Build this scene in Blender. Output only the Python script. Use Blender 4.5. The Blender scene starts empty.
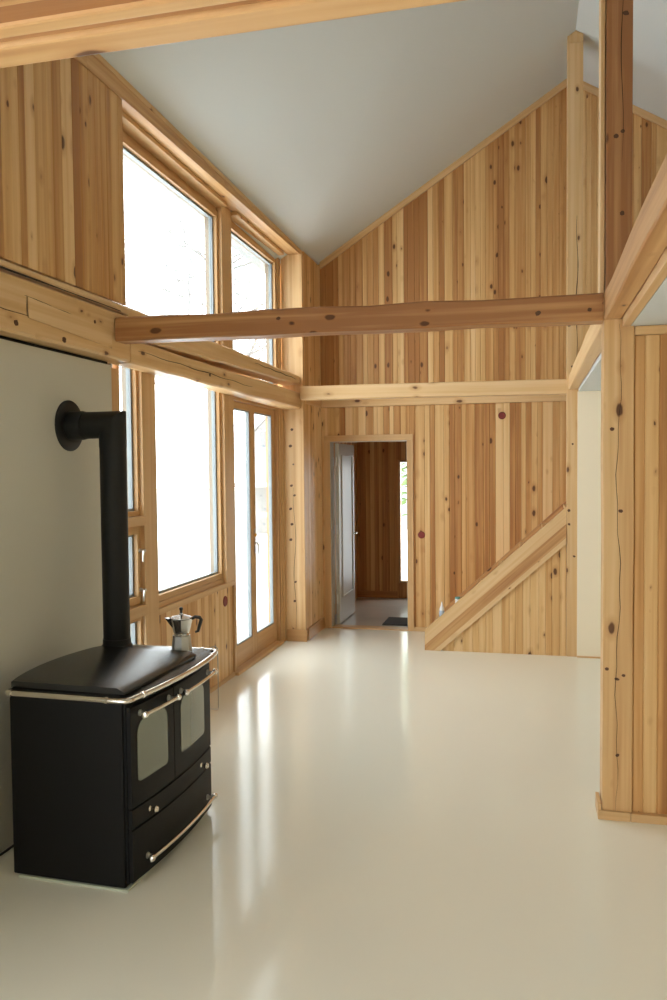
import bpy, bmesh, math, random
from mathutils import Vector, Matrix
import numpy as np

random.seed(7)
S = bpy.context.scene
C = S.collection
V = Vector

# ------------------------------------------------------------------ materials
def mat(name):
    m = bpy.data.materials.new(name); m.use_nodes = True
    nt = m.node_tree
    return m, nt, nt.nodes['Principled BSDF']

def simple(name, col, rough=0.5, metal=0.0, spec=0.5, bump=0.0, bscale=200.0, var=0.0):
    m, nt, b = mat(name)
    b.inputs['Base Color'].default_value = (*col, 1)
    b.inputs['Roughness'].default_value = rough
    b.inputs['Metallic'].default_value = metal
    b.inputs['Specular IOR Level'].default_value = spec
    if bump or var:
        tc = nt.nodes.new('ShaderNodeTexCoord')
        n = nt.nodes.new('ShaderNodeTexNoise'); n.inputs['Scale'].default_value = bscale
        n.inputs['Detail'].default_value = 3
        nt.links.new(tc.outputs['Object'], n.inputs['Vector'])
        if bump:
            bp = nt.nodes.new('ShaderNodeBump'); bp.inputs['Strength'].default_value = bump
            bp.inputs['Distance'].default_value = 0.002
            nt.links.new(n.outputs['Fac'], bp.inputs['Height']); nt.links.new(bp.outputs['Normal'], b.inputs['Normal'])
        if var:
            n2 = nt.nodes.new('ShaderNodeTexNoise'); n2.inputs['Scale'].default_value = 2.5
            nt.links.new(tc.outputs['Object'], n2.inputs['Vector'])
            r = nt.nodes.new('ShaderNodeValToRGB')
            r.color_ramp.elements[0].position = 0.3; r.color_ramp.elements[1].position = 0.7
            r.color_ramp.elements[0].color = (*[c*(1-var) for c in col], 1)
            r.color_ramp.elements[1].color = (*[min(1, c*(1+var)) for c in col], 1)
            nt.links.new(n2.outputs['Fac'], r.inputs['Fac']); nt.links.new(r.outputs['Color'], b.inputs['Base Color'])
    return m

def pine(name, stops, rough=0.42, knot=0.15, grain=0.24):
    """knotty pine; vertex attributes: gco = (across, across, along the grain), tone = per-board value"""
    m, nt, b = mat(name)
    N = nt.nodes.new; L = nt.links.new
    g = N('ShaderNodeAttribute'); g.attribute_name = 'gco'
    t = N('ShaderNodeAttribute'); t.attribute_name = 'tone'
    ramp = N('ShaderNodeValToRGB'); cr = ramp.color_ramp
    cr.elements[0].position = 0; cr.elements[0].color = (*stops[0], 1)
    cr.elements[1].position = 1; cr.elements[1].color = (*stops[-1], 1)
    for i, s in enumerate(stops[1:-1], 1):
        e = cr.elements.new(i/(len(stops)-1)); e.color = (*s, 1)
    mp = N('ShaderNodeMapping'); mp.inputs['Scale'].default_value = (34, 34, 1.3)
    L(g.outputs['Vector'], mp.inputs['Vector'])
    n1 = N('ShaderNodeTexNoise'); n1.inputs['Scale'].default_value = 1; n1.inputs['Detail'].default_value = 4
    n1.inputs['Distortion'].default_value = 0.6
    L(mp.outputs['Vector'], n1.inputs['Vector'])
    mp2 = N('ShaderNodeMapping'); mp2.inputs['Scale'].default_value = (24, 24, 0.5)
    L(g.outputs['Vector'], mp2.inputs['Vector'])
    n2 = N('ShaderNodeTexNoise'); n2.inputs['Scale'].default_value = 1; n2.inputs['Detail'].default_value = 2
    L(mp2.outputs['Vector'], n2.inputs['Vector'])
    # tone + slow variation + grain
    a1 = N('ShaderNodeMath'); a1.operation = 'MULTIPLY_ADD'
    L(n2.outputs['Fac'], a1.inputs[0]); a1.inputs[1].default_value = 1.1; a1.inputs[2].default_value = -0.55
    a2 = N('ShaderNodeMath'); a2.operation = 'ADD'; L(a1.outputs[0], a2.inputs[0]); L(t.outputs['Fac'], a2.inputs[1])
    a3 = N('ShaderNodeMath'); a3.operation = 'MULTIPLY_ADD'
    L(n1.outputs['Fac'], a3.inputs[0]); a3.inputs[1].default_value = grain*2; a3.inputs[2].default_value = -grain
    a4 = N('ShaderNodeMath'); a4.operation = 'ADD'; a4.use_clamp = True
    L(a2.outputs[0], a4.inputs[0]); L(a3.outputs[0], a4.inputs[1])
    L(a4.outputs[0], ramp.inputs['Fac'])
    # knots
    mk = N('ShaderNodeMapping'); mk.inputs['Scale'].default_value = (11, 11, 5.5)
    L(g.outputs['Vector'], mk.inputs['Vector'])
    nd = N('ShaderNodeTexNoise'); nd.inputs['Scale'].default_value = 4; nd.inputs['Detail'].default_value = 1
    L(mk.outputs['Vector'], nd.inputs['Vector'])
    mx = N('ShaderNodeMix'); mx.data_type = 'VECTOR'; mx.inputs['Factor'].default_value = 0.08
    L(mk.outputs['Vector'], mx.inputs[4]); L(nd.outputs['Color'], mx.inputs[5])
    vo = N('ShaderNodeTexVoronoi'); vo.inputs['Scale'].default_value = 1; vo.feature = 'F1'
    vo.inputs['Randomness'].default_value = 1
    L(mx.outputs[1], vo.inputs['Vector'])
    sep = N('ShaderNodeSeparateColor'); L(vo.outputs['Color'], sep.inputs['Color'])
    # random per-cell size
    gate = N('ShaderNodeMapRange'); gate.inputs['From Min'].default_value = knot; gate.inputs['From Max'].default_value = 1
    gate.inputs['To Min'].default_value = 0; gate.inputs['To Max'].default_value = 0.195
    L(sep.outputs[0], gate.inputs['Value'])
    dv = N('ShaderNodeMath'); dv.operation = 'DIVIDE'
    ad = N('ShaderNodeMath'); ad.operation = 'ADD'; L(gate.outputs[0], ad.inputs[0]); ad.inputs[1].default_value = 0.0005
    L(vo.outputs['Distance'], dv.inputs[0]); L(ad.outputs[0], dv.inputs[1])
    core = N('ShaderNodeMapRange'); core.inputs['From Min'].default_value = 0.75; core.inputs['From Max'].default_value = 1.1
    core.inputs['To Min'].default_value = 0.88; core.inputs['To Max'].default_value = 0
    L(dv.outputs[0], core.inputs['Value'])
    halo = N('ShaderNodeMapRange'); halo.inputs['From Min'].default_value = 0.9; halo.inputs['From Max'].default_value = 2.4
    halo.inputs['To Min'].default_value = 0.5; halo.inputs['To Max'].default_value = 0
    L(dv.outputs[0], halo.inputs['Value'])
    m1 = N('ShaderNodeMix'); m1.data_type = 'RGBA'; L(halo.outputs[0], m1.inputs['Factor'])
    L(ramp.outputs['Color'], m1.inputs[6]); m1.inputs[7].default_value = (0.42, 0.185, 0.06, 1)
    m2 = N('ShaderNodeMix'); m2.data_type = 'RGBA'; L(core.outputs[0], m2.inputs['Factor'])
    L(m1.outputs[2], m2.inputs[6]); m2.inputs[7].default_value = (0.085, 0.028, 0.012, 1)
    L(m2.outputs[2], b.inputs['Base Color'])
    b.inputs['Roughness'].default_value = rough
    b.inputs['Specular IOR Level'].default_value = 0.35
    bp = N('ShaderNodeBump'); bp.inputs['Strength'].default_value = 0.15; bp.inputs['Distance'].default_value = 0.002
    L(n1.outputs['Fac'], bp.inputs['Height']); L(bp.outputs['Normal'], b.inputs['Normal'])
    return m

PALE, MID, DARK = (0.80, 0.56, 0.295), (0.635, 0.375, 0.155), (0.40, 0.18, 0.06)
M = {}
M['pine'] = pine('knotty pine boards', [PALE, (0.725, 0.47, 0.215), MID, (0.54, 0.28, 0.10), DARK])
M['timber'] = pine('pine timber', [(0.75, 0.525, 0.29), (0.68, 0.44, 0.21), (0.57, 0.32, 0.135), (0.37, 0.165, 0.065)], knot=0.55)
M['trimwood'] = pine('clear pine trim', [(0.66, 0.43, 0.215), (0.56, 0.335, 0.15), (0.46, 0.25, 0.10)], knot=0.93, grain=0.14)
M['crack'] = simple('timber crack', (0.035, 0.02, 0.012), 0.9)
M['knot'] = simple('dark knot', (0.11, 0.045, 0.018), 0.6)
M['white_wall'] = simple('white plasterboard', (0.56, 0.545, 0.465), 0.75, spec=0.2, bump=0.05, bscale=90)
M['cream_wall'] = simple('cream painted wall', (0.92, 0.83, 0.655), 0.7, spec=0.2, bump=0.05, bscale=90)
M['ceiling'] = simple('white ceiling paint', (0.675, 0.725, 0.74), 0.8, spec=0.2, bump=0.05, bscale=70)
M['floor'] = simple('cream gloss floor paint', (0.83, 0.81, 0.705), 0.125, spec=0.5, bump=0.03, bscale=6)
M['hall_floor'] = simple('grey hall floor tile', (0.42, 0.37, 0.31), 0.3, var=0.12)
M['dark_gap'] = simple('painted gap shadow', (0.015, 0.013, 0.011), 0.9)  # near-black colour stands in for the shadow under the wall beam
M['black'] = simple('black enamel', (0.0045, 0.0043, 0.004), 0.5, spec=0.2, bump=0.2, bscale=350)
M['blacktop'] = simple('black cast top', (0.016, 0.016, 0.016), 0.27, bump=0.08, bscale=300)
M['pipe'] = simple('black stovepipe', (0.006, 0.007, 0.0075), 0.5, spec=0.3)
M['chrome'] = simple('chrome', (0.74, 0.70, 0.64), 0.16, metal=1)
M['alu'] = simple('polished aluminium', (0.60, 0.60, 0.58), 0.24, metal=1)
M['alu_dull'] = simple('dull aluminium', (0.42, 0.42, 0.40), 0.42, metal=1)
M['plastic_black'] = simple('black plastic', (0.012, 0.012, 0.012), 0.3)
M['oven_glass'] = simple('oven door glass', (0.21, 0.225, 0.185), 0.22, metal=0.55, spec=0.8)
M['gasket'] = simple('grey glazing bead', (0.24, 0.265, 0.275), 0.4)
M['steel'] = simple('satin steel', (0.62, 0.62, 0.60), 0.3, metal=1)
M['brass'] = simple('brass', (0.70, 0.47, 0.13), 0.3, metal=1)
M['red'] = simple('red plastic', (0.20, 0.022, 0.018), 0.5)
M['white_door'] = simple('white door paint', (0.52, 0.49, 0.43), 0.4)
M['bottle'] = simple('white plastic', (0.82, 0.84, 0.85), 0.35)
M['label_blue'] = simple('pale blue label', (0.45, 0.56, 0.70), 0.5)
M['teal'] = simple('teal plastic', (0.13, 0.42, 0.45), 0.4)
M['base_plate'] = simple('pale floor plate', (0.50, 0.54, 0.44), 0.3)
M['cable'] = simple('black cable', (0.012, 0.012, 0.012), 0.5)
M['snow'] = simple('snow', (0.86, 0.88, 0.90), 0.8, var=0.05)
M['siding'] = simple('pale siding', (0.34, 0.335, 0.32), 0.8)
M['siding_trim'] = simple('siding trim', (0.42, 0.41, 0.40), 0.8)
M['roofsnow'] = simple('snowy roof', (0.80, 0.80, 0.80), 0.8)
M['pane_dark'] = simple('outside window pane', (0.2, 0.205, 0.21), 0.5)
M['porch'] = simple('porch timber', (0.36, 0.32, 0.28), 0.8)
M['bark_pale'] = simple('pale birch bark', (0.50, 0.50, 0.49), 0.8)
M['bark'] = simple('grey bark', (0.19, 0.19, 0.185), 0.9, bump=0.4, bscale=30)
M['needles'] = simple('green needles', (0.13, 0.20, 0.06), 0.8)
M['mat'] = simple('dark doormat', (0.05, 0.045, 0.04), 0.95, bump=0.6, bscale=200)
M['loft_floor'] = M['trimwood']

def glass():
    m = bpy.data.materials.new('window glass'); m.use_nodes = True
    nt = m.node_tree; nt.nodes.clear()
    o = nt.nodes.new('ShaderNodeOutputMaterial'); mx = nt.nodes.new('ShaderNodeMixShader')
    tr = nt.nodes.new('ShaderNodeBsdfTransparent'); gl = nt.nodes.new('ShaderNodeBsdfGlossy')
    gl.inputs['Roughness'].default_value = 0.02
    tr.inputs['Color'].default_value = (0.95, 0.97, 0.965, 1)
    lw = nt.nodes.new('ShaderNodeLayerWeight'); lw.inputs['Blend'].default_value = 0.5
    pw = nt.nodes.new('ShaderNodeMath'); pw.operation = 'POWER'; pw.inputs[1].default_value = 5
    fr = nt.nodes.new('ShaderNodeMath'); fr.operation = 'MULTIPLY_ADD'; fr.inputs[1].default_value = 0.9; fr.inputs[2].default_value = 0.035
    nt.links.new(lw.outputs['Facing'], pw.inputs[0]); nt.links.new(pw.outputs[0], fr.inputs[0])
    nt.links.new(fr.outputs[0], mx.inputs[0]); nt.links.new(tr.outputs[0], mx.inputs[1]); nt.links.new(gl.outputs[0], mx.inputs[2])
    nt.links.new(mx.outputs[0], o.inputs['Surface'])
    return m
M['glass'] = glass()
M['outer_paint'] = simple('weathered outer frame', (0.23, 0.19, 0.145), 0.6)

# ------------------------------------------------------------------ mesh helper
class MB:
    def __init__(s): s.v = []; s.f = []; s.g = []; s.t = []; s.m = []
    def raw(s, vs, fs, axis='z', tone=None, seed=None, mi=0):
        tone = random.random() if tone is None else tone
        sd = random.uniform(0, 60) if seed is None else seed
        n = len(s.v)
        if isinstance(axis, str):
            al = {'x': V((1,0,0)), 'y': V((0,1,0)), 'z': V((0,0,1))}[axis]
        else: al = V(axis).normalized()
        ref = V((0,0,1)) if abs(al.z) < 0.9 else V((1,0,0))
        b = al.cross(ref).normalized(); c = al.cross(b).normalized()
        for p in vs:
            p = V(p); s.v.append(p)
            s.g.append((p.dot(b)+sd, p.dot(c)+sd*0.37, p.dot(al)+sd*1.7)); s.t.append(tone)
        for f in fs: s.f.append([n+i for i in f]); s.m.append(mi)
    def box(s, x0, x1, y0, y1, z0, z1, axis=None, tone=None, bev=0.0):
        x0, x1 = min(x0,x1), max(x0,x1); y0, y1 = min(y0,y1), max(y0,y1); z0, z1 = min(z0,z1), max(z0,z1)
        if axis is None:
            d = (x1-x0, y1-y0, z1-z0); axis = 'xyz'[d.index(max(d))]
        if bev <= 0:
            vs = [(x,y,z) for x in (x0,x1) for y in (y0,y1) for z in (z0,z1)]
            s.raw(vs, [(0,1,3,2),(4,6,7,5),(0,4,5,1),(2,3,7,6),(0,2,6,4),(1,5,7,3)], axis, tone)
        else:
            bm = bmesh.new(); bmesh.ops.create_cube(bm, size=1)
            for v in bm.verts:
                v.co = V(((x0+x1)/2+v.co.x*(x1-x0), (y0+y1)/2+v.co.y*(y1-y0), (z0+z1)/2+v.co.z*(z1-z0)))
            bmesh.ops.bevel(bm, geom=bm.edges[:], offset=min(bev, 0.45*min(x1-x0, y1-y0, z1-z0)), segments=2, affect='EDGES', profile=0.6)
            bm.verts.index_update()
            s.raw([v.co.copy() for v in bm.verts], [[v.index for v in f.verts] for f in bm.faces], axis, tone); bm.free()
    def hexa(s, p, axis='z', tone=None):
        """8 points: bottom ring 4 (ccw), top ring 4"""
        s.raw(p, [(3,2,1,0),(4,5,6,7),(0,1,5,4),(1,2,6,5),(2,3,7,6),(3,0,4,7)], axis, tone)
    def prism(s, pts, d, axis='z', tone=None):
        """polygon pts (3D) extruded by vector d"""
        n = len(pts); d = V(d); a = [V(p) for p in pts]; vs = a + [p+d for p in a]
        fs = [list(range(n))[::-1], list(range(n, 2*n))] + [(i, (i+1) % n, n+(i+1) % n, n+i) for i in range(n)]
        s.raw(vs, fs, axis, tone)
    def tube(s, pts, r, n=12, cap=True):
        pts = [V(p) for p in pts]; rs = r if isinstance(r, (list, tuple)) else [r]*len(pts)
        vs = []; fs = []; prev = None
        for i, p in enumerate(pts):
            d = (pts[min(i+1, len(pts)-1)] - pts[max(i-1, 0)]).normalized()
            if prev is None:
                u = d.cross(V((0,0,1)) if abs(d.z) < 0.9 else V((1,0,0))).normalized()
            else: u = (prev - d*prev.dot(d)).normalized()
            prev = u; w = d.cross(u)
            for k in range(n):
                a = 2*math.pi*k/n; vs.append(p + (u*math.cos(a)+w*math.sin(a))*rs[i])
        for i in range(len(pts)-1):
            for k in range(n):
                a = i*n+k; b = i*n+(k+1) % n; fs.append((a, b, b+n, a+n))
        if cap: fs.append(list(range(n))[::-1]); fs.append([(len(pts)-1)*n+k for k in range(n)])
        s.raw(vs, fs, 'z', 0.5)
    def lathe(s, prof, origin=(0,0,0), ax='z', n=32, phase=0.0):
        """prof = [(radius, height)]"""
        o = V(origin); vs = []; fs = []
        A = {'z': (V((1,0,0)), V((0,1,0)), V((0,0,1))), 'x': (V((0,1,0)), V((0,0,1)), V((1,0,0))), 'y': (V((0,0,1)), V((1,0,0)), V((0,1,0)))}[ax]
        for r, h in prof:
            for k in range(n):
                a = 2*math.pi*k/n+phase; vs.append(o + A[0]*r*math.cos(a) + A[1]*r*math.sin(a) + A[2]*h)
        for i in range(len(prof)-1):
            for k in range(n):
                a = i*n+k; b = i*n+(k+1) % n; fs.append((a, b, b+n, a+n))
        fs.append(list(range(n))[::-1]); fs.append([(len(prof)-1)*n+k for k in range(n)])
        s.raw(vs, fs, 'z', 0.5)
    def build(s, name, m, parent=None, smooth=False, origin=None):
        me = bpy.data.meshes.new(name)
        me.from_pydata([tuple(v) for v in s.v], [], s.f); 
        a = me.attributes.new('gco', 'FLOAT_VECTOR', 'POINT'); a.data.foreach_set('vector', [c for g in s.g for c in g])
        a = me.attributes.new('tone', 'FLOAT', 'POINT'); a.data.foreach_set('value', s.t)
        me.polygons.foreach_set('material_index', s.m)
        bm = bmesh.new(); bm.from_mesh(me); bmesh.ops.recalc_face_normals(bm, faces=bm.faces[:]); bm.to_mesh(me); bm.free()
        if smooth:
            me.polygons.foreach_set('use_smooth', [True]*len(me.polygons))
            me.set_sharp_from_angle(angle=math.radians(38))
        for q in (m if isinstance(m, (list, tuple)) else [m]): me.materials.append(M[q])
        o = bpy.data.objects.new(name, me); C.objects.link(o)
        if parent is not None:
            o.parent = parent
            o.matrix_parent_inverse = Matrix.Translation(-parent.location)
        return o

def thing(name, label, cat, loc=(0,0,0), group=None):
    o = bpy.data.objects.new(name, None); C.objects.link(o); o.location = loc; o.empty_display_size = 0.1
    return tag(o, label, cat, group)
def tag(o, label, cat, group=None, kind='thing'):
    o['label'] = label; o['category'] = cat
    if kind: o['kind'] = kind
    if group: o['group'] = group
    return o
def struct(o, label=None):
    o['kind'] = 'structure'
    if label: o['label'] = label
    return o
def root(name, loc):
    o = bpy.data.objects.new(name, None); C.objects.link(o); o.location = loc; o['kind'] = 'structure'
    return o

def boards(mb, place, u0, u1, zb, zt, thick=0.02, wmin=0.045, wmax=0.10, groove=0.005, tones=(0.0, 1.0), gapz=None):
    """vertical boards along u: place(u, d, z) -> point, d = distance off the wall; zt may be a function of u"""
    ztf = zt if callable(zt) else (lambda u: zt)
    zbf = zb if callable(zb) else (lambda u: zb)
    u = u0
    while u < u1 - 1e-4:
        w = random.choice((random.uniform(wmin, wmin*1.5), random.uniform(wmin*1.2, wmax)))
        e = min(u+w, u1)
        if u1 - e < wmin*0.5: e = u1
        g = groove
        t = random.betavariate(0.85, 1.0)*(tones[1]-tones[0])+tones[0]
        ring = lambda uu, d: (place(uu, d, zbf(uu)), place(uu, d, ztf(uu)))
        a0, a1 = ring(u, 0); b0, b1 = ring(u, thick-g); c0, c1 = ring(u+g, thick); d0, d1 = ring(e-g, thick); f0, f1 = ring(e, thick-g); h0, h1 = ring(e, 0)
        vs = [a0,b0,c0,d0,f0,h0,a1,b1,c1,d1,f1,h1]
        fs = [(i,i+1,i+7,i+6) for i in range(5)] + [(5,0,6,11),(5,4,3,2,1,0),(6,7,8,9,10,11)]
        mb.raw(vs, fs, 'z', t)
        u = e

def timber(mb, p0, p1, w, h, up=(0,0,1), wob=0.004, ch=0.010, seg=None, tone=0.4, seed=1):
    """sawn/hewn beam from p0 to p1 (axis centre), section w (side) x h (up), chamfered and slightly wavy"""
    p0, p1 = V(p0), V(p1); d = (p1-p0); Ln = d.length; d.normalize()
    up = V(up); up = (up - d*up.dot(d)).normalized(); sd = d.cross(up).normalized()
    rnd = random.Random(seed); n = seg or max(3, int(Ln/0.35))
    sec = []
    for sx, sz in ((-1,-1),(1,-1),(1,1),(-1,1)):
        x, z = sx*w/2, sz*h/2
        pts = [(x, z-sz*ch), (x-sx*ch, z)]
        if (sx, sz) in ((1,-1),(-1,1)): pts.reverse()
        if sx*sz > 0: sec += pts[::1] if (sx,sz)==(1,1) else pts
        else: sec += pts
    # order ring by angle
    sec.sort(key=lambda q: math.atan2(q[1], q[0]))
    m = len(sec); vs = []
    offs = [[rnd.uniform(-wob, wob) for _ in range(4)] for _ in range(n+1)]
    for i in range(n+1):
        c = p0 + d*(Ln*i/n); o = offs[i] if 0 < i < n else [q*0.3 for q in offs[i]]
        for x, z in sec:
            xx = x + (o[0] if x > 0 else o[1]); zz = z + (o[2] if z > 0 else o[3])
            vs.append(c + sd*xx + up*zz)
    fs = [(i*m+k, i*m+(k+1) % m, (i+1)*m+(k+1) % m, (i+1)*m+k) for i in range(n) for k in range(m)]
    fs += [list(range(m))[::-1], [n*m+k for k in range(m)]]
    mb.raw(vs, fs, d, tone)

TW = ['timber', 'crack', 'knot']          # a timber mesh: wood, drying checks, knots
def crack(mb, pts, nrm, side, wid):
    """a drying check in a timber: thin dark sliver following pts"""
    nrm = V(nrm); side = V(side); vs = []
    n = len(pts)
    for i, p in enumerate(pts):
        k = wid*(0.25+0.75*math.sin(math.pi*(i+0.5)/n))*random.uniform(0.7, 1.3)
        vs += [V(p)+side*k+nrm*0.0015, V(p)-side*k+nrm*0.0015]
    fs = [(2*i, 2*i+1, 2*i+3, 2*i+2) for i in range(n-1)]
    b = len(vs); vs2 = vs + [v-nrm*0.003 for v in vs]
    mb.raw(vs2, fs + [tuple(b+q for q in f)[::-1] for f in fs], 'z', 0.5, mi=1)
def knot(mb, p, nrm, r):
    """an oval dark knot, slightly proud of the face it sits in"""
    nrm = V(nrm); z = V((0,0,1)) if abs(nrm.z) < .9 else V((1,0,0)); u = nrm.cross(z); vs = []; n = 14
    a = random.uniform(-.5, .5); e = random.uniform(1.0, 1.5)
    for k in range(n):
        t = 2*math.pi*k/n; q = r*random.uniform(.82, 1.08)
        c, d_ = q*math.cos(t)*e, q*math.sin(t)
        vs.append(V(p) + u*(c*math.cos(a)-d_*math.sin(a)) + z*(c*math.sin(a)+d_*math.cos(a)) + nrm*0.0008)
    vs += [v - nrm*0.002 for v in vs]
    mb.raw(vs, [tuple(range(n)), tuple(range(n, 2*n))[::-1]] + [(i, (i+1) % n, n+(i+1) % n, n+i) for i in range(n)], 'z', .5, mi=2)

# ------------------------------------------------------------------ dimensions
YF, YS, YN = 8.69, 7.79, 4.225        # far wall, stair plane, near post plane
XR, XG = -2.47, -2.53                 # window posts' inner face, glass
EZ, SL = 4.125, 0.605                 # eaves line and roof pitch
def XI(y): return -2.325 + 0.07*(y-4.2)/4.5     # board wall / wall timbers' inner face
XB = -2.68                            # outer face
RX, RZ = 0.425, 5.775
def ez(y): return 4.138 - 0.10*max(0.0, min(1.2, (y-4.0)/4.7))      # eaves line sags a little towards the far wall
def roofz(x, y=8.69):
    if x < RX: return ez(y) + (RZ-ez(y))*(x+2.30)/(RX+2.30)
    return RZ - SL*(x-RX)
YB = -3.0                             # wall behind the camera
XRT = 3.15

# ------------------------------------------------------------------ floor, ceiling
mb = MB(); mb.box(XB, XRT+0.2, YB-0.15, YF+0.05, -0.2, 0, 'y'); struct(mb.build('floor', 'floor'))
mb = MB()
for y0, y1 in ((YB-0.1, 4.0), (4.0, 8.69), (8.69, YF+0.2)):
    q = lambda x, y, d: (x, y, roofz(x, y)+d)
    mb.hexa([q(-2.66,y0,0), (RX,y0,RZ+0.004), (RX,y1,RZ+0.004), q(-2.66,y1,0), q(-2.66,y0,.25), (RX,y0,RZ+0.25), (RX,y1,RZ+0.25), q(-2.66,y1,.25)], 'y')
mb.prism([(RX, YB-0.1, RZ+0.004), (XRT+0.2, YB-0.1, roofz(XRT+0.2)), (XRT+0.2, YB-0.1, roofz(XRT+0.2)+0.25), (RX, YB-0.1, RZ+0.25)], (0, YF+0.2-YB+0.1, 0))
struct(mb.build('ceiling', 'ceiling'))

# ------------------------------------------------------------------ far gable wall (knotty boards), with the doorway
DX0, DX1, DZ = -2.143, -1.287, 2.087
mb = MB()
far = lambda u, d, z: (u, YF+0.02-d, z)
boards(mb, far, -2.30, DX0-0.035, 0, 2.47)
boards(mb, far, DX0-0.035, DX1+0.035, DZ+0.04, 2.47)
boards(mb, far, DX1+0.035, XRT, 0, 2.47, wmax=0.105)
boards(mb, far, -2.34, XRT, 2.60, lambda u: roofz(u)-0.06, tones=(0.15, 1.1), wmax=0.105)
mb.box(-2.30, DX0-0.035, YF+0.0201, YF+0.12, 0, 2.6, 'z', 0.5); mb.box(DX1+0.035, XRT, YF+0.0201, YF+0.12, 0, 2.6, 'z', 0.5)
mb.box(DX0-0.035, DX1+0.035, YF+0.0201, YF+0.12, DZ+0.035, 2.6, 'z', 0.5)
mb.prism([(-2.6, YF+0.0201, 2.6), (XRT, YF+0.0201, 2.6), (XRT, YF+0.0201, roofz(XRT)), (RX, YF+0.0201, RZ), (-2.6, YF+0.0201, roofz(-2.6))], (0, 0.1, 0), 'z', 0.5)
struct(mb.build('wall_far', 'pine'))
# band between the two storeys of boarding
mb = MB(); mb.box(-2.24, XRT, YF-0.022, YF+0.019, 2.472, 2.598, 'x', 0.25, bev=0.004); struct(mb.build('trim_1', 'timber'))
# raking trims under the roof
mb = MB()
def rake(mb, x0, x1, y0, y1, wz, off=0.0, tone=0.3):
    mb.hexa([(x0,y0,roofz(x0)-wz-off),(x1,y0,roofz(x1)-wz-off),(x1,y1,roofz(x1)-wz-off),(x0,y1,roofz(x0)-wz-off),
             (x0,y0,roofz(x0)-off),(x1,y0,roofz(x1)-off),(x1,y1,roofz(x1)-off),(x0,y1,roofz(x0)-off)], (1,0,SL if x1 <= RX+0.01 else -SL), tone)
rake(mb, -2.24, RX, YF-0.025, YF+0.019, 0.075); rake(mb, RX, XRT, YF-0.025, YF+0.019, 0.075)
struct(mb.build('trim_2', 'timber'))

# ------------------------------------------------------------------ left wall
# recessed white panel behind the stove
LW = (-2.6, 1.1, 0.15, 2.20)            # unseen opening, added beside the camera to bring daylight to the near floor
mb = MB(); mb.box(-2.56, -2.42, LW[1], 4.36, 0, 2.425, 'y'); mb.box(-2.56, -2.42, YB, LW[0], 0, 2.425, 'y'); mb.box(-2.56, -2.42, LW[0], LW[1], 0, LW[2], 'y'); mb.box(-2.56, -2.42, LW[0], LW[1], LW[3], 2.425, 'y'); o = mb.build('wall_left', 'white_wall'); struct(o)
mb = MB(); mb.box(-2.60, -2.445, YB, 4.36, 2.4255, 2.447, 'y'); mb.build('shadow_gap', 'dark_gap', o)  # dark strip paints the shadow line between panel and beam
# outer sheathing
# upper boarded wall (flush with the timbers)
mb = MB()
boards(mb, lambda u, d, z: (XI(u)-0.028+d, u, z), YB, 4.395, 2.782, 3.985, wmin=0.045, wmax=0.10, tones=(0.15, 1.05))
mb.box(-2.62, -2.47, YB, 4.395, 2.782, 3.985, 'z', 0.6)
struct(mb.build('wall_left_upper', 'pine'))
# eaves plate along the top of the window wall
mb = MB()
def ibox(mb, y0, y1, xo, off, z0, z1, axis='y', tone=0.3):
    mb.hexa([(xo,y0,z0),(XI(y0)+off,y0,z0),(XI(y1)+off,y1,z0),(xo,y1,z0),(xo,y0,z1),(XI(y0)+off,y0,z1),(XI(y1)+off,y1,z1),(xo,y1,z1)], axis, tone)
def plate(mb, y0, y1, off, z0, d0, d1, tone):
    a, b = XI(y0)+off, XI(y1)+off
    mb.hexa([(-2.62,y0,z0 or ez(y0)+d0),(a,y0,z0 or ez(y0)+d0),(b,y1,z0 or ez(y1)+d0),(-2.62,y1,z0 or ez(y1)+d0),(-2.62,y0,ez(y0)+d1),(a,y0,ez(y0)+d1),(b,y1,ez(y1)+d1),(-2.62,y1,ez(y1)+d1)], 'y', tone)
for y0, y1 in ((YB, 4.0), (4.0, YF-0.03)):
    plate(mb, y0, y1, 0, 3.987, 0, -0.02, 0.55); plate(mb, y0, y1, 0.006, None, -0.05, -0.018, 0.35)
struct(mb.build('trim_3', 'timber'))

# hewn wall timbers (lower beam and upper sill timber)
beamL = thing('wall_beam', 'long hewn pine beam along the left wall above the stove and lower windows', 'beam', (-2.4, 4, 2.43))
mb = MB()
def wbeam(mb, y0, y1, z00, z01, z10, z11, xo, off=0.0, n=12, wob=0.005, seed=3, tone=0.3):
    rnd = random.Random(seed); vs = []; m = 6
    for i in range(n+1):
        t = i/n; y = y0+(y1-y0)*t; zb = z00+(z10-z00)*t; zt = z01+(z11-z01)*t
        xi = XI(y)+off+rnd.uniform(-wob, wob); a, b = rnd.uniform(-wob, wob), rnd.uniform(-wob, wob)
        if i in (0, n): a = b = 0
        vs += [V((xo,y,zb)), V((xi-0.012,y,zb+a)), V((xi,y,zb+0.012+a)), V((xi,y,zt-0.012+b)), V((xi-0.012,y,zt+b)), V((xo,y,zt+b))]
    fs = [(i*m+k, i*m+(k+1) % m, (i+1)*m+(k+1) % m, (i+1)*m+k) for i in range(n) for k in range(m)]
    fs += [list(range(m))[::-1], [n*m+k for k in range(m)]]
    mb.raw(vs, fs, 'y', tone)
wbeam(mb, YB, 4.419, 2.452, 2.722, 2.447, 2.722, -2.60, seed=4, n=16, wob=0.003)
wbeam(mb, 4.42, 7.94, 2.443, 2.585, 2.405, 2.575, -2.45, seed=5, n=14, tone=0.3)
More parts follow.
